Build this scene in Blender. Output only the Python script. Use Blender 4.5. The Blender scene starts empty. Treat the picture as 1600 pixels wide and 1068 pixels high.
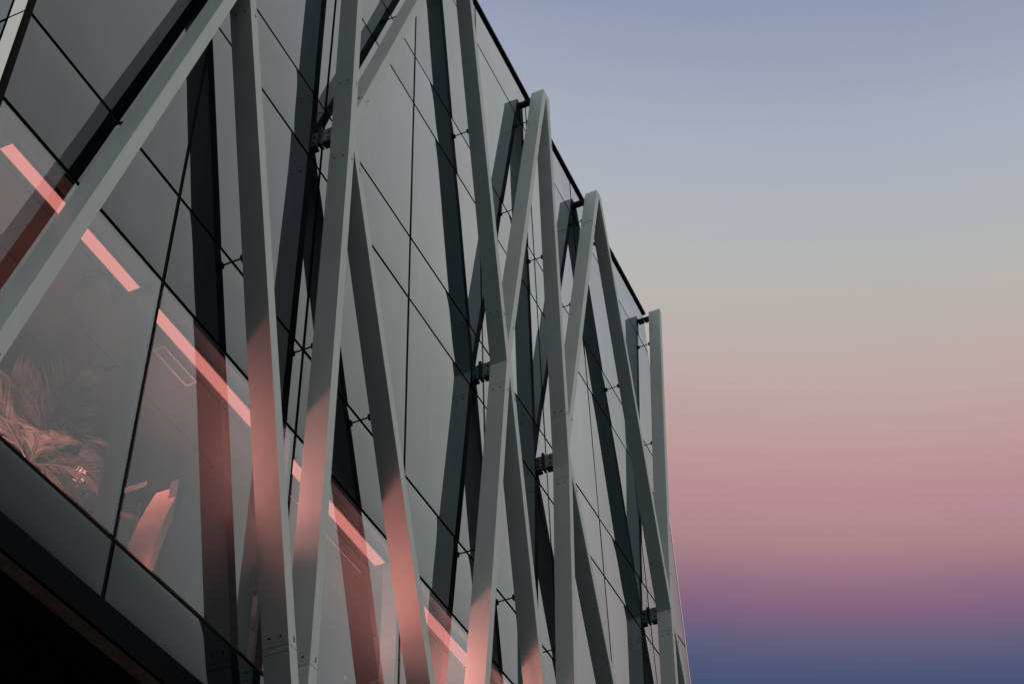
import bpy, bmesh, math, random
from mathutils import Vector, Matrix
random.seed(7)
sc = bpy.context.scene
COL = sc.collection

# ---------------------------------------------------------------- camera
cam_d = bpy.data.cameras.new("camera")
cam = bpy.data.objects.new("camera", cam_d)
COL.objects.link(cam)
right = Vector((0.40272341, -0.91482549, -0.03013608))
up = Vector((-0.61988222, -0.29681262, 0.72639404))
fwd = Vector((0.67346855, 0.27385507, 0.68661744))
rot = Matrix((right, up, -fwd)).transposed()
cam.matrix_world = Matrix.Translation((0, -6, 1.6)) @ rot.to_4x4()
cam_d.sensor_width = 36.0
cam_d.lens = 36.0 * 2284.68 / 1600.0
cam_d.clip_start = 0.1
cam_d.clip_end = 3000
sc.camera = cam

# ---------------------------------------------------------------- sky
SUN = Vector((-0.12, -0.70, 0.70)).normalized()          # towards the sun
SUN_EL = math.asin(SUN.z)
SUN_AZ = math.atan2(SUN.x, SUN.y)
def s2l(c):
    return tuple(((v/255.0)/12.92 if v/255.0 <= 0.04045 else ((v/255.0+0.055)/1.055)**2.4) for v in c)
w = bpy.data.worlds.new("World"); sc.world = w; w.use_nodes = True
nt = w.node_tree; N = nt.nodes; L = nt.links
for n in list(N): N.remove(n)
def mth(op, a, b=None, clamp=False):
    n = N.new("ShaderNodeMath"); n.operation = op; n.use_clamp = clamp
    for i, v in enumerate((a, b)):
        if v is None: continue
        if isinstance(v, (int, float)): n.inputs[i].default_value = v
        else: L.new(v, n.inputs[i])
    return n.outputs[0]
def smooth(v, a, b):
    n = N.new("ShaderNodeMapRange"); n.interpolation_type = 'SMOOTHSTEP'
    L.new(v, n.inputs[0]); n.inputs[1].default_value = a; n.inputs[2].default_value = b
    n.inputs[3].default_value = 0; n.inputs[4].default_value = 1
    return n.outputs[0]
def ramp(v, lo, hi, stops):
    f = N.new("ShaderNodeMapRange"); L.new(v, f.inputs[0])
    f.inputs[1].default_value = lo; f.inputs[2].default_value = hi
    r = N.new("ShaderNodeValToRGB"); L.new(f.outputs[0], r.inputs[0])
    e = r.color_ramp.elements
    while len(e) > 1: e.remove(e[-1])
    for i, (p, c) in enumerate(stops):
        x = (p-lo)/(hi-lo)
        if i == 0: e[0].position = x; el = e[0]
        else: el = e.new(x)
        el.color = (*c, 1)
    return r.outputs[0]
tc = N.new("ShaderNodeTexCoord")
sp = N.new("ShaderNodeSeparateXYZ"); L.new(tc.outputs["Generated"], sp.inputs[0])
el = mth('MULTIPLY', mth('ARCSINE', sp.outputs[2]), 57.29578)
az = mth('MULTIPLY', mth('ARCTAN2', sp.outputs[1], sp.outputs[0]), 57.29578)
azc = N.new("ShaderNodeClamp"); L.new(az, azc.inputs[0]); azc.inputs[1].default_value = -40; azc.inputs[2].default_value = 50
u = mth('SUBTRACT', el, mth('MULTIPLY', azc.outputs[0], 0.157))     # the glow slopes gently away from where the sun set
glow = ramp(u, 0, 90, [(0, s2l((26, 38, 78))), (20, s2l((46, 58, 96))), (26.5, s2l((66, 79, 115))), (27.9, s2l((74, 85, 119))),
    (29.3, s2l((99, 94, 125))), (30.5, s2l((131, 99, 127))), (31.7, s2l((150, 114, 133))), (32.9, s2l((169, 132, 136))),
    (34.2, s2l((179, 138, 146))), (35.4, s2l((185, 145, 148))), (36.6, s2l((188, 154, 152))), (39.1, s2l((190, 167, 164))),
    (40.8, s2l((187, 174, 170))), (42.9, s2l((182, 179, 174))), (44.1, s2l((179, 181, 180))), (46.6, s2l((173, 178, 187))),
    (49.1, s2l((165, 172, 188))), (51.5, s2l((155, 164, 185))), (54, s2l((143, 153, 180))), (60, s2l((137, 149, 184))), (90, s2l((130, 142, 178)))])
# away from the glow: still bright beside it, duller and greener round to the left
side = ramp(el, 0, 90, [(0, (.40, .37, .35)), (20, (.69, .62, .57)), (30, (.83, .755, .70)), (45, (.97, .88, .81)), (60, (.70, .665, .635)), (90, (.42, .43, .45))])
dull = ramp(el, 0, 90, [(0, (.014, .028, .031)), (20, (.028, .049, .053)), (30, (.078, .106, .109)), (38, (.275, .28, .27)),
    (46, (.53, .505, .475)), (56, (.60, .565, .535)), (90, (.40, .41, .44))])
sm = N.new("ShaderNodeMix"); sm.data_type = 'RGBA'
L.new(mth('SUBTRACT', 1.0, smooth(mth('ABSOLUTE', mth('SUBTRACT', az, 12)), 26, 62)), sm.inputs[0])
far = mth('ABSOLUTE', mth('SUBTRACT', az, 12))
L.new(dull, sm.inputs[6]); L.new(side, sm.inputs[7])
dm_ = N.new("ShaderNodeMix"); dm_.data_type = 'RGBA'; L.new(smooth(far, 80, 165), dm_.inputs[0])
dm_.inputs[6].default_value = (1, 1, 1, 1); dm_.inputs[7].default_value = (.68, .86, .90, 1); dim = dm_.outputs[2]
gd = N.new("ShaderNodeMix"); gd.data_type = 'RGBA'; gd.blend_type = 'MULTIPLY'; gd.inputs[0].default_value = 1
L.new(sm.outputs[2], gd.inputs[6]); L.new(dim, gd.inputs[7])
W = mth('MULTIPLY', smooth(az, -23, -10), mth('SUBTRACT', 1.0, smooth(az, 45, 95)))
mx = N.new("ShaderNodeMix"); mx.data_type = 'RGBA'
L.new(W, mx.inputs[0]); L.new(gd.outputs[2], mx.inputs[6]); L.new(glow, mx.inputs[7])
cv = N.new("ShaderNodeCombineXYZ"); L.new(mth('MULTIPLY', az, .035), cv.inputs[0]); L.new(mth('MULTIPLY', u, .32), cv.inputs[1])
nz = N.new("ShaderNodeTexNoise"); L.new(cv.outputs[0], nz.inputs[0]); nz.inputs["Scale"].default_value = 1.0; nz.inputs["Detail"].default_value = 6
mr0 = N.new("ShaderNodeMapRange"); L.new(nz.outputs[0], mr0.inputs[0]); mr0.inputs[1].default_value = .25; mr0.inputs[2].default_value = .75
mr0.inputs[3].default_value = .975; mr0.inputs[4].default_value = 1.025
bg = N.new("ShaderNodeBackground"); L.new(mx.outputs[2], bg.inputs[0]); L.new(mr0.outputs[0], bg.inputs[1])
out = N.new("ShaderNodeOutputWorld"); L.new(bg.outputs[0], out.inputs[0])

# ---------------------------------------------------------------- sun, exposure
sd = bpy.data.lights.new("sun", 'SUN'); sd.energy = 0.50; sd.angle = math.radians(16); sd.color = (1.0, 0.95, 0.90)
so = bpy.data.objects.new("sun", sd); COL.objects.link(so)
so.rotation_euler = (-SUN).to_track_quat('-Z', 'Y').to_euler()
so.location = (0, 0, 60)
sc.view_settings.view_transform = 'Standard'; sc.view_settings.look = 'None'
sc.view_settings.exposure = 0; sc.view_settings.gamma = 1; sc.view_settings.use_curve_mapping = False
sc.render.engine = 'CYCLES'
sc.cycles.caustics_reflective = False; sc.cycles.max_bounces = 10; sc.cycles.transparent_max_bounces = 24; sc.cycles.glossy_bounces = 6

# ================================================================ materials
def mat(name, color, rough=0.5, metal=0.0, spec=0.5, noise=0.0, nscale=4.0, bump=0.0, bscale=120.0, coat=0.0, stretch=(1, 1, 1)):
    m = bpy.data.materials.new(name); m.use_nodes = True
    t = m.node_tree; p = t.nodes["Principled BSDF"]
    p.inputs["Roughness"].default_value = rough; p.inputs["Metallic"].default_value = metal
    p.inputs["Specular IOR Level"].default_value = spec; p.inputs["Coat Weight"].default_value = coat
    p.inputs["Base Color"].default_value = (*color, 1)
    if noise or bump:
        c = t.nodes.new("ShaderNodeTexCoord"); mp = t.nodes.new("ShaderNodeMapping"); mp.inputs["Scale"].default_value = stretch
        t.links.new(c.outputs["Object"], mp.inputs[0])
    if noise:
        n1 = t.nodes.new("ShaderNodeTexNoise"); n1.inputs["Scale"].default_value = nscale; n1.inputs["Detail"].default_value = 8
        n1.inputs["Roughness"].default_value = 0.62
        t.links.new(mp.outputs[0], n1.inputs[0])
        r = t.nodes.new("ShaderNodeValToRGB"); t.links.new(n1.outputs[0], r.inputs[0])
        r.color_ramp.elements[0].position = .3; r.color_ramp.elements[1].position = .72
        r.color_ramp.elements[0].color = (*[v*(1-noise) for v in color], 1)
        r.color_ramp.elements[1].color = (*[min(1, v*(1+noise)) for v in color], 1)
        t.links.new(r.outputs[0], p.inputs["Base Color"])
        mr = t.nodes.new("ShaderNodeMapRange"); t.links.new(n1.outputs[0], mr.inputs[0])
        mr.inputs[3].default_value = max(0, rough-.08); mr.inputs[4].default_value = min(1, rough+.08)
        t.links.new(mr.outputs[0], p.inputs["Roughness"])
    if bump:
        n2 = t.nodes.new("ShaderNodeTexNoise"); n2.inputs["Scale"].default_value = bscale; n2.inputs["Detail"].default_value = 3
        t.links.new(mp.outputs[0], n2.inputs[0])
        b = t.nodes.new("ShaderNodeBump"); b.inputs["Strength"].default_value = bump; b.inputs["Distance"].default_value = 0.01
        t.links.new(n2.outputs[0], b.inputs["Height"]); t.links.new(b.outputs[0], p.inputs["Normal"])
    return m

def emit(name, color, strength):
    m = bpy.data.materials.new(name); m.use_nodes = True
    t = m.node_tree
    for n in list(t.nodes): t.nodes.remove(n)
    e = t.nodes.new("ShaderNodeEmission"); e.inputs[0].default_value = (*color, 1); e.inputs[1].default_value = strength
    o = t.nodes.new("ShaderNodeOutputMaterial"); t.links.new(e.outputs[0], o.inputs[0])
    return m

def coated(name, see_through):
    """solar-control glass: a reflective coating over either a dark backing or a clear pane"""
    m = bpy.data.materials.new(name); m.use_nodes = True
    t = m.node_tree
    for n in list(t.nodes): t.nodes.remove(n)
    lw = t.nodes.new("ShaderNodeLayerWeight"); lw.inputs[0].default_value = 0.5
    pw = t.nodes.new("ShaderNodeMath"); pw.operation = 'POWER'; t.links.new(lw.outputs["Facing"], pw.inputs[0]); pw.inputs[1].default_value = 3.1 if see_through else 3.15
    mr = t.nodes.new("ShaderNodeMapRange"); t.links.new(pw.outputs[0], mr.inputs[0])
    mr.inputs[3].default_value = 0.21 if see_through else 0.07; mr.inputs[4].default_value = 1.0
    g = t.nodes.new("ShaderNodeBsdfGlossy"); g.inputs["Roughness"].default_value = 0.0
    oi = t.nodes.new("ShaderNodeObjectInfo")
    pv = t.nodes.new("ShaderNodeMapRange"); t.links.new(oi.outputs["Random"], pv.inputs[0]); pv.inputs[3].default_value = .93; pv.inputs[4].default_value = 1.05
    c0 = t.nodes.new("ShaderNodeTexCoord"); mp0 = t.nodes.new("ShaderNodeMapping"); mp0.inputs["Scale"].default_value = (2.2, 1, .45)
    t.links.new(c0.outputs["Object"], mp0.inputs[0])
    n0 = t.nodes.new("ShaderNodeTexNoise"); n0.inputs["Scale"].default_value = 1.3; n0.inputs["Detail"].default_value = 6; t.links.new(mp0.outputs[0], n0.inputs[0])
    nv = t.nodes.new("ShaderNodeMapRange"); t.links.new(n0.outputs[0], nv.inputs[0]); nv.inputs[1].default_value = .3; nv.inputs[2].default_value = .7
    nv.inputs[3].default_value = .955; nv.inputs[4].default_value = 1.03
    mu = t.nodes.new("ShaderNodeMath"); mu.operation = 'MULTIPLY'; t.links.new(pv.outputs[0], mu.inputs[0]); t.links.new(nv.outputs[0], mu.inputs[1])
    vm = t.nodes.new("ShaderNodeVectorMath"); vm.operation = 'SCALE'; vm.inputs[0].default_value = (.78, .875, .945); t.links.new(mu.outputs[0], vm.inputs["Scale"])
    t.links.new(vm.outputs[0], g.inputs[0])
    c = t.nodes.new("ShaderNodeTexCoord")
    # dust film, very faint
    if see_through:
        b = t.nodes.new("ShaderNodeBsdfTransparent"); b.inputs[0].default_value = (.80, .80, .80, 1)
    else:
        b = t.nodes.new("ShaderNodeBsdfDiffuse"); b.inputs[0].default_value = (.0010, .0035, .006, 1)
    d = t.nodes.new("ShaderNodeBsdfDiffuse"); d.inputs[0].default_value = (.42, .43, .43, 1)
    ns = t.nodes.new("ShaderNodeTexNoise"); ns.inputs["Scale"].default_value = 1.1; ns.inputs["Detail"].default_value = 7
    t.links.new(c.outputs["Object"], ns.inputs[0])
    dm = t.nodes.new("ShaderNodeMapRange"); t.links.new(ns.outputs[0], dm.inputs[0])
    dm.inputs[1].default_value = .35; dm.inputs[2].default_value = .8; dm.inputs[3].default_value = .0005; dm.inputs[4].default_value = .006
    mx0 = t.nodes.new("ShaderNodeMixShader"); t.links.new(dm.outputs[0], mx0.inputs[0])
    t.links.new(b.outputs[0], mx0.inputs[1]); t.links.new(d.outputs[0], mx0.inputs[2])
    mx1 = t.nodes.new("ShaderNodeMixShader"); t.links.new(mr.outputs[0], mx1.inputs[0])
    t.links.new(mx0.outputs[0], mx1.inputs[1]); t.links.new(g.outputs[0], mx1.inputs[2])
    o = t.nodes.new("ShaderNodeOutputMaterial"); t.links.new(mx1.outputs[0], o.inputs[0])
    return m

M = {}
M['paint'] = mat("lattice_paint", (.72, .775, .765), .42, noise=.10, nscale=2.2, bump=.02, bscale=260, stretch=(1, 1, .35))
M['seam'] = mat("seam_dark", (.03, .033, .035), .6)
M['bolt'] = mat("bolt_steel", (.05, .052, .055), .45, metal=.6)
M['galv'] = mat("galvanised", (.42, .45, .46), .45, metal=.2, noise=.1)
M['black'] = mat("black_metal", (.012, .014, .016), .5, noise=.2)
M['gasket'] = mat("gasket", (.004, .005, .006), .8, spec=.1)
M['alu'] = mat("mullion_aluminium", (.20, .225, .23), .45, noise=.06)
M['glass'] = coated("coated_glass_dark", False)
M['vision'] = coated("coated_glass_clear", True)
cl = bpy.data.materials.new("glass_inner"); cl.use_nodes = True
for n in list(cl.node_tree.nodes): cl.node_tree.nodes.remove(n)
_t = cl.node_tree.nodes.new("ShaderNodeBsdfTransparent"); _o = cl.node_tree.nodes.new("ShaderNodeOutputMaterial")
cl.node_tree.links.new(_t.outputs[0], _o.inputs[0]); M['clear'] = cl
M['panel'] = mat("corner_panel", (.74, .73, .70), .16, metal=1.0, noise=.05)
M['trim'] = mat("corner_trim", (.035, .05, .052), .4)
M['fascia'] = mat("fascia", (.002, .004, .007), .8, spec=.08, noise=.2)
M['brown'] = mat("soffit_strip", (.34, .22, .17), .7, noise=.35, nscale=9, bump=.1)
M['soffit'] = mat("soffit_board", (.006, .007, .009), .8, spec=.2, noise=.2)
M['ceil'] = mat("ceiling_tile", (.18, .178, .175), .8, noise=.05, nscale=3)
M['ceilback'] = mat("ceiling_void", (.12, .11, .105), .9)
M['inwall'] = mat("plaster_wall", (.30, .275, .27), .8, noise=.08, nscale=2)
M['floor'] = mat("carpet", (.10, .09, .09), .9, noise=.2, nscale=20)
M['booth'] = mat("booth_felt", (.055, .062, .066), .85, noise=.18, nscale=14, bump=.15)
M['chair'] = mat("chair_fabric", (.42, .27, .24), .8, noise=.1, nscale=25, bump=.2)
M['leaf'] = mat("palm_leaf", (.17, .175, .150), .45, noise=.5, nscale=5)
M['stem'] = mat("palm_stem", (.10, .085, .075), .7, noise=.3)
M['pot'] = mat("planter", (.30, .28, .27), .5, noise=.1)
M['ground'] = mat("paving", (.075, .075, .078), .8, noise=.25, nscale=.7)
M['roof'] = mat("roof_membrane", (.20, .20, .20), .8, noise=.2)
M['strip'] = emit("light_strip", (1.0, .31, .27), 1.05)
M['uplight'] = emit("uplight", (1.0, .30, .25), 0.6)
M['white'] = mat("white_metal", (.85, .82, .80), .4)

# ================================================================ mesh helpers
def mesh_from(bm, name, mats, bevel=0.0, recalc=True):
    if bevel:
        bmesh.ops.bevel(bm, geom=[e for e in bm.edges if len(e.link_faces) == 2 and e.calc_face_angle(0) > .4], offset=bevel, segments=1, affect='EDGES')
    if recalc: bmesh.ops.recalc_face_normals(bm, faces=bm.faces)
    me = bpy.data.meshes.new(name); bm.to_mesh(me); bm.free()
    for m in (mats if isinstance(mats, (list, tuple)) else [mats]): me.materials.append(m)
    return me
def link(name, me, parent=None, loc=(0, 0, 0)):
    o = bpy.data.objects.new(name, me); COL.objects.link(o); o.location = loc
    if parent: o.parent = parent
    return o
def box(bm, x0, x1, y0, y1, z0, z1, mi=0):
    vs = [bm.verts.new((x, y, z)) for x in (x0, x1) for y in (y0, y1) for z in (z0, z1)]
    fs = []
    for f in ((0, 1, 3, 2), (4, 6, 7, 5), (0, 4, 5, 1), (2, 3, 7, 6), (0, 2, 6, 4), (1, 5, 7, 3)):
        fc = bm.faces.new([vs[i] for i in f]); fc.material_index = mi; fs.append(fc)
    return fs
def boxo(name, x0, x1, y0, y1, z0, z1, m, parent=None, bevel=0.0):
    bm = bmesh.new(); cx, cy, cz = (x0+x1)/2, (y0+y1)/2, (z0+z1)/2
    box(bm, x0-cx, x1-cx, y0-cy, y1-cy, z0-cz, z1-cz)
    return link(name, mesh_from(bm, name, m, bevel), parent, (cx, cy, cz))
def tube(bm, a, b, r, seg=10, r2=None, mi=0):
    a, b = Vector(a), Vector(b); d = (b-a).normalized()
    q = d.orthogonal().normalized(); p = d.cross(q); r2 = r if r2 is None else r2
    A = [bm.verts.new(a+(q*math.cos(t)+p*math.sin(t))*r) for t in [2*math.pi*i/seg for i in range(seg)]]
    B = [bm.verts.new(b+(q*math.cos(t)+p*math.sin(t))*r2) for t in [2*math.pi*i/seg for i in range(seg)]]
    for i in range(seg):
        f = bm.faces.new((A[i], A[(i+1) % seg], B[(i+1) % seg], B[i])); f.material_index = mi
    bm.faces.new(A[::-1]).material_index = mi; bm.faces.new(B).material_index = mi
def prism_xz(bm, pts, y0, y1, mi=0):
    """outline in the (x, z) plane given as points, extruded from y0 to y1"""
    A = [bm.verts.new((x, y0, z)) for x, z in pts]; B = [bm.verts.new((x, y1, z)) for x, z in pts]
    n = len(pts)
    bm.faces.new(A).material_index = mi; bm.faces.new(B[::-1]).material_index = mi
    for i in range(n):
        bm.faces.new((A[i], B[i], B[(i+1) % n], A[(i+1) % n])).material_index = mi
def thing(name, label, cat, loc=(0, 0, 0), group=None):
    o = bpy.data.objects.new(name, None); COL.objects.link(o); o.location = loc; o.empty_display_size = .3
    o['label'] = label; o['category'] = cat
    if group: o['group'] = group
    return o

# ================================================================ ground
g = boxo("ground", -300, 400, -350, 350, -.5, 0, M['ground']); g['kind'] = 'structure'

# ================================================================ building
X0, X1, DEPTH, ROOF = 4.73, 22.49, 14.0, 24.10
ROWS = [7.45, 7.96, 10.65, 11.75, 14.54, 15.65, 18.48, 19.61, 22.91, ROOF]
MUL = [X0] + [6.90+2.252*i for i in range(7)] + [X1]
GAP = .048
bld = thing("office_building", "dark glass curtain wall office building with pink lit rooms on its lowest glazed floor", "building", ((X0+X1)/2, DEPTH/2, 0))
BX, BY = (X0+X1)/2, DEPTH/2
def P(name, x0, x1, y0, y1, z0, z1, m, bevel=0.0, parent=None):
    o = boxo(name, x0, x1, y0, y1, z0, z1, m, None, bevel)
    o.parent = parent or bld
    base = Vector((BX, BY, 0)) if parent is None else Vector((BX, BY, 0)) + parent.location
    o.location = o.location - base
    return o
pane_cache = {}
def pane_mesh(wd, ht, kind):
    k = (round(wd, 3), round(ht, 3), kind)
    if k in pane_cache: return pane_cache[k]
    bm = bmesh.new()
    mats = [M['vision'], M['clear']] if kind == 'vision' else [M['glass']]
    other = 1 if kind == 'vision' else 0
    K = 10                                   # the outer sheet pillows by a few millimetres, as sealed units do
    us = [-1, -.94, -.85, -.7, -.4, 0, .4, .7, .85, .94, 1]
    gv = [[bm.verts.new((u*wd/2, -.0028*(1-u**4)*(1-v**4), v*ht/2)) for v in us] for u in us]
    for a in range(K):
        for b in range(K):
            f = bm.faces.new((gv[a][b], gv[a+1][b], gv[a+1][b+1], gv[a][b+1])); f.smooth = True
    bk = [bm.verts.new((x*wd/2, .020, z*ht/2)) for x, z in ((-1, -1), (1, -1), (1, 1), (-1, 1))]
    bm.faces.new(bk[::-1]).material_index = other
    rim = [[gv[a][0] for a in range(K+1)], [gv[K][b] for b in range(K+1)], [gv[a][K] for a in range(K, -1, -1)], [gv[0][b] for b in range(K, -1, -1)]]
    for q in range(4):                       # the edges carry their own vertices, so the face keeps its own normals
        e = [bm.verts.new(v.co) for v in rim[q]]; c = [bm.verts.new(bk[i].co) for i in (q, (q+1) % 4)]
        bm.faces.new(list(reversed(e)) + c).material_index = other
    me = mesh_from(bm, "glass_pane", mats)
    pane_cache[k] = me
    return me
for r in range(len(ROWS)-1):
    z0, z1 = ROWS[r], ROWS[r+1]
    for c in range(len(MUL)-1):
        a, b = MUL[c]+GAP/2, MUL[c+1]-GAP/2
        lo = z0 + (GAP/2 if r else .0); hi = z1 - (GAP/2 if r < len(ROWS)-2 else 0)
        kind = 'vision' if r == 1 else 'solid'
        o = link("glass_pane", pane_mesh(b-a, hi-lo, kind), bld)
        o.location = Vector(((a+b)/2, 0, (lo+hi)/2)) - Vector((BX, BY, 0))
        # no two panes of a curtain wall sit in quite the same plane
        o.rotation_euler = (random.gauss(0, .0006), 0, random.gauss(0, .0008))
for i, x in enumerate(MUL[1:-1]):
    mu = P("mullion", x-.042, x+.042, .024, .20, ROWS[0], ROOF, M['alu'], .002)
    P("gasket", x-.0225, x+.0225, .010, .0235, ROWS[0], ROOF-.02, M['gasket'])
for z in ROWS[1:-1]:
    for c in range(len(MUL)-1):
        a, b = MUL[c]+.046, MUL[c+1]-.046
        P("transom", a, b, .025, .15, z-.04, z+.04, M['alu'], .002)
        P("gasket", MUL[c]+.025, MUL[c+1]-.025, .011, .0240, z-.0225, z+.0225, M['gasket'])
# corners
P("corner_trim", X0-.028, X0+.022, -.006, .030, ROWS[0]-.02, ROOF, M['gasket'])
P("corner_trim", X0+.0235, X0+.12, .0215, .0235, ROWS[0], ROOF, M['trim'])
for r in range(len(ROWS)-1):
    P("corner_panel", X0-.028, X0-.004, .033, .185, ROWS[r]+.012, ROWS[r+1]-.012, M['panel'], .002)
P("corner_trim", X1-.022, X1+.02, -.004, .05, ROWS[0]-.02, ROOF, M['panel'])
# end walls: panes on the two short sides
NB = 6
wE = (DEPTH-.2)/NB
for sx in (X0-.024, X1+.024):
    for r in range(len(ROWS)-1):
        for c in range(NB):
            y0 = .2+c*wE+.02; y1 = .2+(c+1)*wE-.02
            lo, hi = ROWS[r]+.02, ROWS[r+1]-.02
            o = link("glass_pane", pane_mesh(wE-.04, hi-lo, 'solid'), bld)
            o.rotation_euler = (0, 0, -math.pi/2 if sx < 10 else math.pi/2)
            o.location = Vector((sx, (y0+y1)/2, (lo+hi)/2)) - Vector((BX, BY, 0))
P("end_wall", X0, X0+.06, .24, DEPTH, ROWS[0], ROOF-.05, M['black'])
P("end_wall", X1-.06, X1, .24, DEPTH, ROWS[0], ROOF-.05, M['black'])
P("rear_wall", X0, X1, DEPTH+.002, DEPTH+.2, 0, ROOF-.05, M['black'])
# roof, coping
P("roof", X0+.07, X1-.07, .26, DEPTH-.01, ROOF-.40, ROOF-.12, M['roof'])
P("coping", X0-.05, X1+.05, -.045, .25, ROOF+.004, ROOF+.052, M['black'], .004)
P("coping", X0-.05, X0+.2, .252, DEPTH+.2, ROOF+.004, ROOF+.052, M['black'], .004)
P("coping", X1-.2, X1+.05, .252, DEPTH+.2, ROOF+.004, ROOF+.052, M['black'], .004)
P("roof_rail_base", 10.9, 13.25, -.03, .06, ROOF+.054, ROOF+.13, M['galv'], .004)
# slabs behind the spandrels
for z in (11.2, 15.1, 19.05):
    P("floor_slab", X0+.07, X1-.07, .21, DEPTH-.01, z-.3, z+.3, M['black'])
# underside of the overhang
P("fascia", X0-.02, X1+.02, -.010, .018, 7.21, 7.449, M['fascia'], .003)
P("soffit_strip", X0, X1, .02, .135, 7.20, 7.24, M['brown'])
P("fascia", X0, X1, .138, .282, 7.15, 7.30, M['soffit'], .004)
for i in range(8):
    a, b = MUL[i], MUL[i+1]
    for j in range(4):
        P("soffit_board", a+.006, b-.006, .285+j*1.0, .285+(j+1)*1.0-.012, 7.31, 7.34, M['soffit'])
P("ground_floor_wall", X0+1.0, X1-1.0, 4.4, 4.7, 0, 7.30, M['black'])
P("soffit_deck", X0+.02, X1-.02, .28, DEPTH, 7.345, 7.44, M['black'])
for x in (7.4, 13.6, 19.8):
    bm = bmesh.new(); tube(bm, (0, 0, 0), (0, 0, 7.3), .24, 24)
    o = link("column", mesh_from(bm, "column", M['inwall']), bld); o.location = Vector((x, 2.2, 0)) - Vector((BX, BY, 0))

# ---- the glazed floor behind the vision panes
FZ, CZ, WY = 7.90, 10.56, 1.78
P("room_floor", X0+.07, X1-.07, .205, 4.0, 7.70, FZ, M['floor'])
ceil = P("ceiling", X0+.07, X1-.07, .152, WY+.3, CZ+.02, CZ+.10, M['ceilback'])
tile = {}
ys = [.152, .34, .90, 1.34, WY]
for c in range(8):
    for j in range(4):
        for h in range(2):
            xa = max(MUL[c]+(MUL[c+1]-MUL[c])*h/2, X0+.07); xb = min(MUL[c]+(MUL[c+1]-MUL[c])*(h+1)/2, X1-.07)
            P("ceiling_tile", xa+.003, xb-.003, ys[j]+.004, ys[j+1]-.004, CZ, CZ+.019, M['ceil'], .002, parent=ceil)
P("room_wall", X0+.07, X1-.07, WY+.002, WY+.12, FZ+.002, CZ+.018, M['inwall'])
P("skirting", X0+.07, X1-.07, WY-.015, WY, FZ+.003, FZ+.12, M['white'])
P("room_wall", X1-.9, X1-.8, .22, WY, FZ+.002, CZ-.002, M['inwall'])
P("curtain_rail", 9.3, 11.33, .448, .462, CZ-.016, CZ-.001, M['white'])

# ---- strip lights let into the ceiling
def strip_light(c, label):
    a, b = MUL[c]+(.36 if c == 0 else .10), MUL[c+1]-.10
    t = thing("strip_light", label, "ceiling light", ((a+b)/2, .205, CZ-.004), "pink strip lights along the window edge of the ceiling")
    hw = (b-a)/2
    bm = bmesh.new(); box(bm, -hw, hw, -.058, .058, -.006, .002)
    link("diffuser", mesh_from(bm, "diffuser", M['strip']), t)
    bm = bmesh.new(); box(bm, -hw, hw, -.066, -.0585, -.008, .003); box(bm, -hw, hw, .0585, .066, -.008, .003)
    link("frame", mesh_from(bm, "frame", M['white']), t)
    return t
for c, lb in enumerate(["pink strip light nearest the corner, behind the left diagonal beam and above the palm",
        "pink strip light above the high-backed chair and the ceiling vent",
        "pink strip light above the booth with the curtain rail, between the two inner steel beams",
        "pink strip light low in the photo, right of the reddest beam"]):
    strip_light(c, lb)

# ---- vent
t = thing("ceiling_vent", "slim rectangular ceiling vent with a pale rim, beside the pink strip light", "vent", (7.76, .425, CZ))
bm = bmesh.new()
hw, hd = .27, .062
box(bm, -hw, hw, -hd, -hd+.014, -.016, -.002); box(bm, -hw, hw, hd-.014, hd, -.016, -.002)
box(bm, -hw, -hw+.014, -hd+.0145, hd-.0145, -.016, -.002); box(bm, hw-.014, hw, -hd+.0145, hd-.0145, -.016, -.002)
link("frame", mesh_from(bm, "frame", M['white']), t)
bm = bmesh.new(); box(bm, -hw+.015, hw-.015, -.012, .012, -.011, -.004)
slat = mesh_from(bm, "slat", M['galv'])
for i in range(4):
    o = link("slat", slat, t, (0, -.036+i*.024, 0)); o.rotation_euler = (math.radians(32), 0, 0)
# ---- dark drum fitting
t = thing("drum_light", "dark round drum fitting hanging close under the ceiling behind the pink strip", "ceiling fitting", (6.62, .47, CZ))
bm = bmesh.new(); tube(bm, (0, 0, -.20), (0, 0, -.012), .15, 36); link("drum", mesh_from(bm, "drum", M['alu']), t)
bm = bmesh.new(); tube(bm, (0, 0, -.030), (0, 0, -.011), .158, 36); link("rim", mesh_from(bm, "rim", M['galv']), t)
bm = bmesh.new(); tube(bm, (0, 0, -.012), (0, 0, 0), .05, 20); link("ceiling_rose", mesh_from(bm, "ceiling_rose", M['white']), t)

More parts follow.
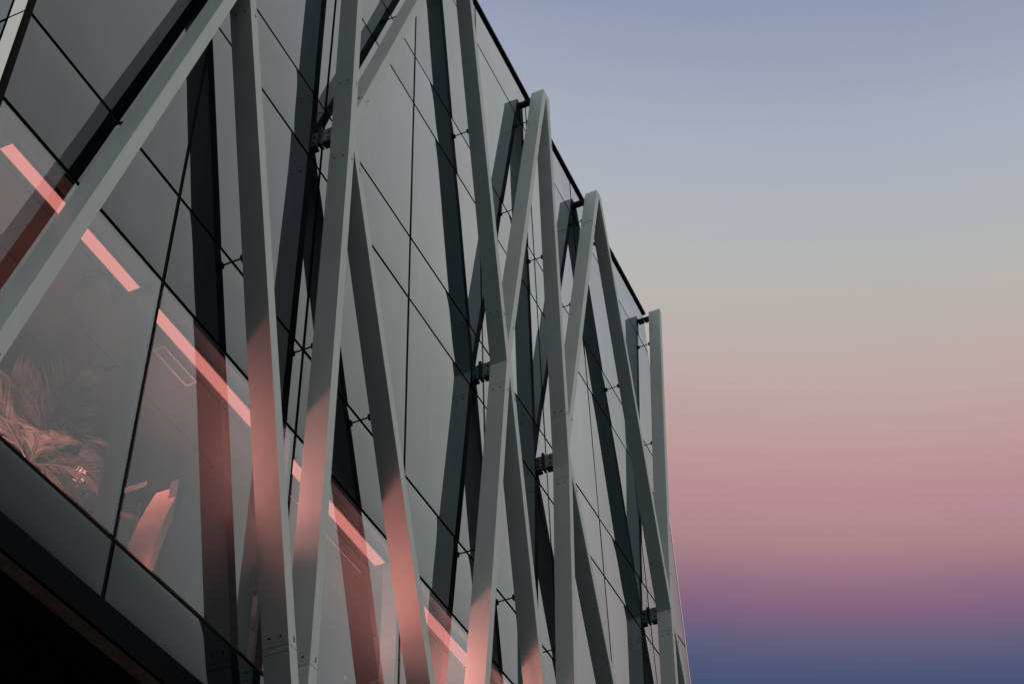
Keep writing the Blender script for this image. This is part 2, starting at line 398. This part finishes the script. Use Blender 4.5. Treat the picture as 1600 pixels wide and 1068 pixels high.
# ---- booths: high felt backs to the window, added uplights stand behind them
def rounded(x0, x1, z0, z1, r, n=6):
    pts = [(x0, z0), (x1, z0)]
    pts += [(x1-r+r*math.cos(a), z1-r+r*math.sin(a)) for a in [math.pi/2*i/n for i in range(n+1)]]
    pts += [(x0+r*math.cos(a), z1-r+r*math.sin(a)) for a in [math.pi/2+math.pi/2*i/n for i in range(n+1)]]
    pts[-n-1:] = [(x0+r+r*math.cos(a), z1-r+r*math.sin(a)) for a in [math.pi/2+math.pi/2*i/n for i in range(n+1)]]
    return pts
def booth(xa, xb, top, label, rr):
    cx = (xa+xb)/2; hw = (xb-xa)/2
    t = thing("booth_seat", label, "booth", (cx, .7, FZ), "dark high-backed booth seats with their backs to the window")
    H = top-FZ
    bm = bmesh.new(); prism_xz(bm, rounded(-hw, hw, .08, H, rr), -.34, -.26); link("backrest", mesh_from(bm, "backrest", M['booth'], .008), t)
    bm = bmesh.new(); box(bm, -hw+.08, hw-.08, -.255, .30, .28, .46); link("seat", mesh_from(bm, "seat", M['booth'], .02), t)
    bm = bmesh.new(); box(bm, -.02, .02, -.20, .22, 0, .28)
    lg = mesh_from(bm, "leg", M['black'])
    for s in (-1, 1): link("leg", lg, t, (s*(hw-.25), 0, 0))
    bm = bmesh.new(); box(bm, -.03, .03, -.34, .36, .08, H-.12); wg = mesh_from(bm, "side_wing", M['booth'], .01)
    link("side_wing", wg, t, (hw+.034, 0, 0))
    return t
booth(7.98, 9.20, 9.41, "long dark booth back beside the pink high-backed chair, square at its top edge", .02)
booth(9.62, 10.88, 9.42, "dark booth back with a rounded top corner behind the second steel beam", .12)
booth(11.6, 12.9, 9.42, "dark booth back furthest along the window, mostly hidden by the reddest beam", .12)

# ---- lounge chair
t = thing("lounge_chair", "slim pink lit chair with a tall curved back, at the window right of the palm", "chair", (7.75, .62, FZ))
def slab_yz(bm, prof, y0, y1):
    prism_xz(bm, prof, y0, y1)
inner, outer = [], []
for k in range(13):
    q = k/12
    cxp = .02+.10*q+.20*q*q; czp = .40+1.10*q
    inner.append((cxp-.012, czp)); outer.append((cxp+.05+.03*math.sin(math.pi*q), czp+(.02 if k == 12 else 0)))
bm = bmesh.new(); prism_xz(bm, inner+outer[::-1], -.26, .02)
link("backrest", mesh_from(bm, "backrest", M['chair'], .012), t)
bm = bmesh.new(); box(bm, -.42, .05, -.26, .02, .32, .405); link("seat", mesh_from(bm, "seat", M['chair'], .02), t)
bm = bmesh.new(); tube(bm, (0, 0, 0), (0, 0, .30), .018, 10); lg = mesh_from(bm, "leg", M['black'])
for sx in (-.37, .02):
    for sy in (-.22, -.02): link("leg", lg, t, (sx, sy, 0))

# ---- unseen linear uplights on posts, added to throw pink light on beams and furniture
def ledge(xa, xb, y, z, label, watts=20.0, aim=(.76, -.62, .16)):
    t = thing("added_uplight", label, "uplight", ((xa+xb)/2, y, z), "pink uplights added among the window furniture to light it and the beams")
    hw = (xb-xa)/2
    bm = bmesh.new(); box(bm, -hw, hw, -.19, .19, -.06, 0); link("housing", mesh_from(bm, "housing", M['black']), t)
    bm = bmesh.new(); box(bm, -hw+.01, hw-.01, -.17, .17, .001, .008); link("lens", mesh_from(bm, "lens", M['uplight']), t)
    bm = bmesh.new(); box(bm, -.02, .02, -.02, .02, FZ-z, -.061); lg = mesh_from(bm, "post", M['black'])
    for s in (-1, 1): link("post", lg, t, (s*(hw-.2), 0, 0))
    # bare area lights without lamp heads, aimed to tint beams
    n = max(1, round(hw*2/.9))
    for k in range(n):
        ld = bpy.data.lights.new("lamp_light", 'AREA'); ld.shape = 'RECTANGLE'; ld.size = 2*hw/n*.8; ld.size_y = .34
        ld.energy = watts*2*hw/n; ld.color = (1.0, .34, .285); ld.spread = math.radians(125)
        lo = bpy.data.objects.new("lamp_light", ld); COL.objects.link(lo); lo.parent = t; lo.location = (-hw+(k+.5)*2*hw/n, 0, .03)
        lo.rotation_euler = Vector(aim).to_track_quat('-Z', 'X').to_euler()
    return t
ledge(7.05, 7.75, 1.00, 9.50, "added pink uplight on posts between the palm and the dark booth back", 27, (.72, -.60, .10))
ledge(8.0, 9.1, .90, 9.52, "pink uplight hidden behind the booth back beside the chair", 11)
ledge(9.5, 11.3, .90, 9.52, "pink uplight hidden behind the booth back with a rounded corner", 13)
ledge(11.6, 13.5, .90, 9.52, "pink uplight hidden behind the furthest booth back", 38)
ledge(13.8, 17.8, .90, 9.52, "added pink uplight out of view beyond the last booth, furthest along the room", 34)
ledge(5.05, 6.75, .40, 8.02, "added pink uplight out of sight on the floor at the window, in front of the feathery palm", 23, (.12, .72, .62))  # added below the sightline to brighten the palm from the front
ledge(7.05, 7.90, .40, 8.02, "added pink uplight out of sight on the floor at the window, under the slim chair", 9, (.10, .50, .85))  # likewise added, for pink on the chair

# ---- palms
def frond_mesh(length, droop, n, seed, wd=.026):
    rnd = random.Random(seed); bm = bmesh.new()
    def pt(s): return Vector((length*s*(1-.12*s*s), 0, length*(0.62*s - droop*s*s)))
    K = 14
    for i in range(K):
        a, b = pt(i/K), pt((i+1)/K); r = .006*(1-i/K)+.0015
        tube(bm, a, b, r, 5, .006*(1-(i+1)/K)+.0015)
    for i in range(n):
        s = .16+.84*i/(n-1); p = pt(s); tg = (pt(min(1, s+.02))-pt(s-.02)).normalized()
        ll = length*.50*math.sin(math.pi*min(1, .18+.78*(1-s)))*(rnd.uniform(.85, 1.1))+.03
        for sd in (-1, 1):
            d = (tg*rnd.uniform(.75, .95)+Vector((0, sd*rnd.uniform(.5, .75), rnd.uniform(.02, .28)))).normalized()
            side = d.cross(Vector((0, sd*.4, 1))).normalized()*wd*rnd.uniform(.6, 1)
            m1 = p+d*ll*.45; e = p+d*ll-Vector((0, 0, ll*rnd.uniform(.12, .34)))
            v = [bm.verts.new(q) for q in (p, m1+side*.5, e, m1-side*.5)]
            bm.faces.new(v)
    me = bpy.data.meshes.new("frond"); bm.to_mesh(me); bm.free(); me.materials.append(M['leaf'])
    return me
def palm(loc, crown, size, label, seed, count):
    rnd = random.Random(seed)
    t = thing("potted_palm", label, "palm", loc, "potted palms behind the window")
    bm = bmesh.new(); tube(bm, (0, 0, 0), (0, 0, .42), .15, 24, .20); link("pot", mesh_from(bm, "pot", M['pot']), t)
    bm = bmesh.new()
    for k in range(4):
        a = k*1.6; tube(bm, (.05*math.cos(a), .05*math.sin(a), .40), (.03*math.cos(a+.5), .03*math.sin(a+.5), crown), .022, 8, .014)
    link("trunk", mesh_from(bm, "trunk", M['stem']), t)
    ms = [frond_mesh(size*rnd.uniform(.85, 1.15), rnd.uniform(.35, .75), 30, seed*10+k) for k in range(5)]
    for k in range(count):
        o = link("frond", ms[k % 5], t, (0, 0, crown-rnd.uniform(0, .15)))
        o.rotation_euler = (rnd.gauss(0, .1), -rnd.uniform(-.25, .85), k*2.399+rnd.uniform(-.3, .3))
        s = rnd.uniform(.8, 1.1); o.scale = (s, s, s)
palm((6.70, .80, FZ), 1.02, .74, "feathery potted palm behind the glass at the left, lit pink from below", 3, 22)
palm((7.72, 1.25, FZ), 1.10, .55, "smaller palm further back, its fronds crossing behind the first mullion", 5, 14)

# ================================================================ steel lattice
YB, YF, BW = -.148, -.397, .124
LX, LZ = 13.7, 15.118
lat = thing("steel_lattice", "pale grey welded steel lattice of slanting box beams standing just off the glass facade", "steel frame", (LX, (YB+YF)/2, 0))
LOFF = Vector((LX, (YB+YF)/2, 0))
# centre lines: (x at the node height, slope dx/dz)
nodes = [
 dict(UL=(6.848, -.249), UR=(6.917, .228), DL=(6.858, .262), DR=(6.902, -.266)),
 dict(UL=(9.152, -.016), UR=(9.129, .342), DL=(9.156, .003), DR=(9.149, -.361)),
 dict(UL=(13.631, -.139), UR=(13.602, .2635), DL=(13.628, .174), DR=(13.686, -.147)),
 dict(UL=(15.848, .0275), UR=(15.739, .334), DL=(15.863, .103), DR=(15.809, -.379)),
 dict(UL=(20.410, -.179), UR=(20.415, .2315), DL=(20.415, .155), DR=(20.410, -.241))]
ZT, ZPJ, ZN1, ZN0, ZFJ, ZF = 24.02, 22.61, 15.90, 14.672, 7.993, 6.45
GJ = .0065
def xc(a, z): return a[0]+a[1]*(z-LZ)
def hh(a): return BW/2*math.sqrt(1+a[1]**2)
def xs(a, z, s): return xc(a, z)+s*hh(a)
def cross(a, sa, b, sb):
    d = a[1]-b[1]
    if abs(d) < .04: return None
    return LZ + ((b[0]+sb*hh(b))-(a[0]+sa*hh(a)))/d
bm = bmesh.new(); tube(bm, (0, 0, 0), (-.004, 0, 0), .0105, 10); BOLT_X = mesh_from(bm, "bolt", M['bolt'])
bm = bmesh.new(); box(bm, -.007, .007, -.003, 0, -.022, .022); SLOT = mesh_from(bm, "bolt_slot", M['bolt'])
def lat_part(name, pts, parent=lat, y0=YF, y1=YB, m=None, bevel=.003):
    cx = sum(p[0] for p in pts)/len(pts); cz = sum(p[1] for p in pts)/len(pts)
    bm = bmesh.new(); prism_xz(bm, [(x-cx, z-cz) for x, z in pts], y0-LOFF.y, y1-LOFF.y)
    o = link(name, mesh_from(bm, name, m or M['paint'], bevel), parent)
    o.location = Vector((cx-LX, 0, cz)); o['_c'] = (cx, cz)
    del o['_c']
    return o, cx, cz
def sub(o, cx, cz, name, me, x, y, z, ry=0):
    s = link(name, me, o, (x-cx, y-LOFF.y, z-cz)); s.rotation_euler = (0, ry, 0); return s
def bolts(o, cx, cz, a, zj, sgn):
    z = zj + sgn*.075
    for y in (YB-.07, YF+.07):
        sub(o, cx, cz, "bolt", BOLT_X, xs(a, z, -1), y, z, math.atan(a[1]))
    sub(o, cx, cz, "bolt_slot", SLOT, xs(a, z, 1)-.035, YF, z, math.atan(a[1]))
def beam(a, z0, z1, j0=True, j1=True):
    za, zb = z0+(GJ if j0 else 0), z1-(GJ if j1 else 0)
    o, cx, cz = lat_part("beam", [(xs(a, za, -1), za), (xs(a, za, 1), za), (xs(a, zb, 1), zb), (xs(a, zb, -1), zb)])
    if j0: bolts(o, cx, cz, a, za, 1)
    if j1: bolts(o, cx, cz, a, zb, -1)
    for z in ([z0] if j0 else []) + ([z1] if j1 else []):
        x = xc(a, z)
        bm = bmesh.new(); box(bm, x-BW/2+.010-cx, x+BW/2-.010-cx, YF+.010-LOFF.y, YB-.010-LOFF.y, z-.05-cz, z+.05-cz)
        link("spigot", mesh_from(bm, "spigot", M['seam']), o)
for n in nodes:
    zu = cross(n['UL'], 1, n['UR'], -1); zd = cross(n['DL'], 1, n['DR'], -1)
    zl = cross(n['UL'], -1, n['DL'], -1) or LZ; zr = cross(n['UR'], 1, n['DR'], 1) or LZ
    zl = min(max(zl, LZ-.35), LZ+.35); zr = min(max(zr, LZ-.35), LZ+.35)
    zu = min(max(zu, LZ+.05), ZN1-.1); zd = max(min(zd, LZ-.05), ZN0+.1)
    pts = [(xs(n['DL'], ZN0, -1), ZN0), (xs(n['DL'], ZN0, 1), ZN0), (xs(n['DL'], zd, 1)*.5+xs(n['DR'], zd, -1)*.5, zd),
           (xs(n['DR'], ZN0, -1), ZN0), (xs(n['DR'], ZN0, 1), ZN0), (max(xs(n['DR'], zr, 1), xs(n['UR'], zr, 1)), zr),
           (xs(n['UR'], ZN1, 1), ZN1), (xs(n['UR'], ZN1, -1), ZN1), (xs(n['UL'], zu, 1)*.5+xs(n['UR'], zu, -1)*.5, zu),
           (xs(n['UL'], ZN1, 1), ZN1), (xs(n['UL'], ZN1, -1), ZN1), (min(xs(n['UL'], zl, -1), xs(n['DL'], zl, -1)), zl)]
    lat_part("node_plate", pts)
    for k in ('UL', 'UR'): beam(n[k], ZN1, ZPJ)
    for k in ('DL', 'DR'): beam(n[k], ZFJ, ZN0)
    # bracket back to the facade
    x = n['UL'][0]
    bm = bmesh.new(); box(bm, -.012, .012, -.128, 0, -.13, .13)
    bk = link("bracket", mesh_from(bm, "bracket", M['galv'], .002), lat, Vector((x-.03, -.018, LZ-.02))-LOFF)
    bm = bmesh.new(); box(bm, -.055, .055, -.004, .014, -.15, .15); link("foot_plate", mesh_from(bm, "foot_plate", M['black']), bk)
    bm = bmesh.new(); box(bm, -.05, .05, -.125, -.03, -.165, -.131); link("shelf_plate", mesh_from(bm, "shelf_plate", M['black']), bk)
    bm = bmesh.new(); tube(bm, (-.012, 0, 0), (-.022, 0, 0), .014, 10); bb = mesh_from(bm, "bolt", M['bolt'])
    for dz in (-.045, .06): link("bolt", bb, bk, (0, -.082, dz))
# peaks at the roof edge
def arm2(name, a, b, zj, zt, up):
    """two beams meeting: a is the left one, b the right one"""
    if a is None or b is None:
        c = a or b
        return lat_part(name, [(xs(c, zj, -1), zj), (xs(c, zj, 1), zj), (xs(c, zt, 1), zt), (xs(c, zt, -1), zt)])
    zc = cross(a, 1, b, -1) or zt
    zc = min(zc, zt-.13) if up else max(zc, zt+.13)
    pts = [(xs(a, zj, -1), zj), (xs(a, zj, 1), zj), (xs(a, zc, 1)*.5+xs(b, zc, -1)*.5, zc), (xs(b, zj, -1), zj), (xs(b, zj, 1), zj), (xs(b, zt, 1), zt), (xs(a, zt, -1), zt)]
    return lat_part(name, pts)
peaks = [(None, nodes[0]['UL'])] + [(nodes[i]['UR'], nodes[i+1]['UL']) for i in range(4)] + [(nodes[4]['UR'], None)]
for a, b in peaks:
    o, cx, cz = arm2("peak_piece", a, b, ZPJ, ZT, True)
    x = xc(a or b, ZT)
    P0 = Vector((x+.05, 0, 23.93))-LOFF
    bm = bmesh.new(); box(bm, -.05, .05, YB+.002, -.006, -.045, .040)
    link("roof_bracket", mesh_from(bm, "roof_bracket", M['black'], .002), lat, P0)
feet = [(None, nodes[0]['DL'])] + [(nodes[i]['DR'], nodes[i+1]['DL']) for i in range(4)] + [(nodes[4]['DR'], None)]
for a, b in feet:
    arm2("foot_piece", a, b, ZFJ, ZF, False)
# struts from the transoms to the backs of the beams
bm = bmesh.new()
tube(bm, (0, -.006, 0), (0, YB+.002, 0), .009, 8)
STR = mesh_from(bm, "strut", M['bolt'])
bm = bmesh.new(); box(bm, -.022, .022, YB+.001, YB+.048, -.030, .030); tube(bm, (0, YB+.03, -.042), (0, YB+.03, .042), .013, 8)
CLV = mesh_from(bm, "clevis", M['black'])
for n in nodes:
    for k, zz in (('UL', (19.61, 22.91, 18.48)), ('UR', (19.61, 22.91)), ('DL', (11.75,)), ('DR', (11.75,))):
        for z in zz:
            if k == 'UL' and z == 18.48: continue
            if z == 22.91: z = 22.905
            s = link("strut", STR, lat, Vector((xc(n[k], z), 0, z))-LOFF)
            link("clevis", CLV, s)
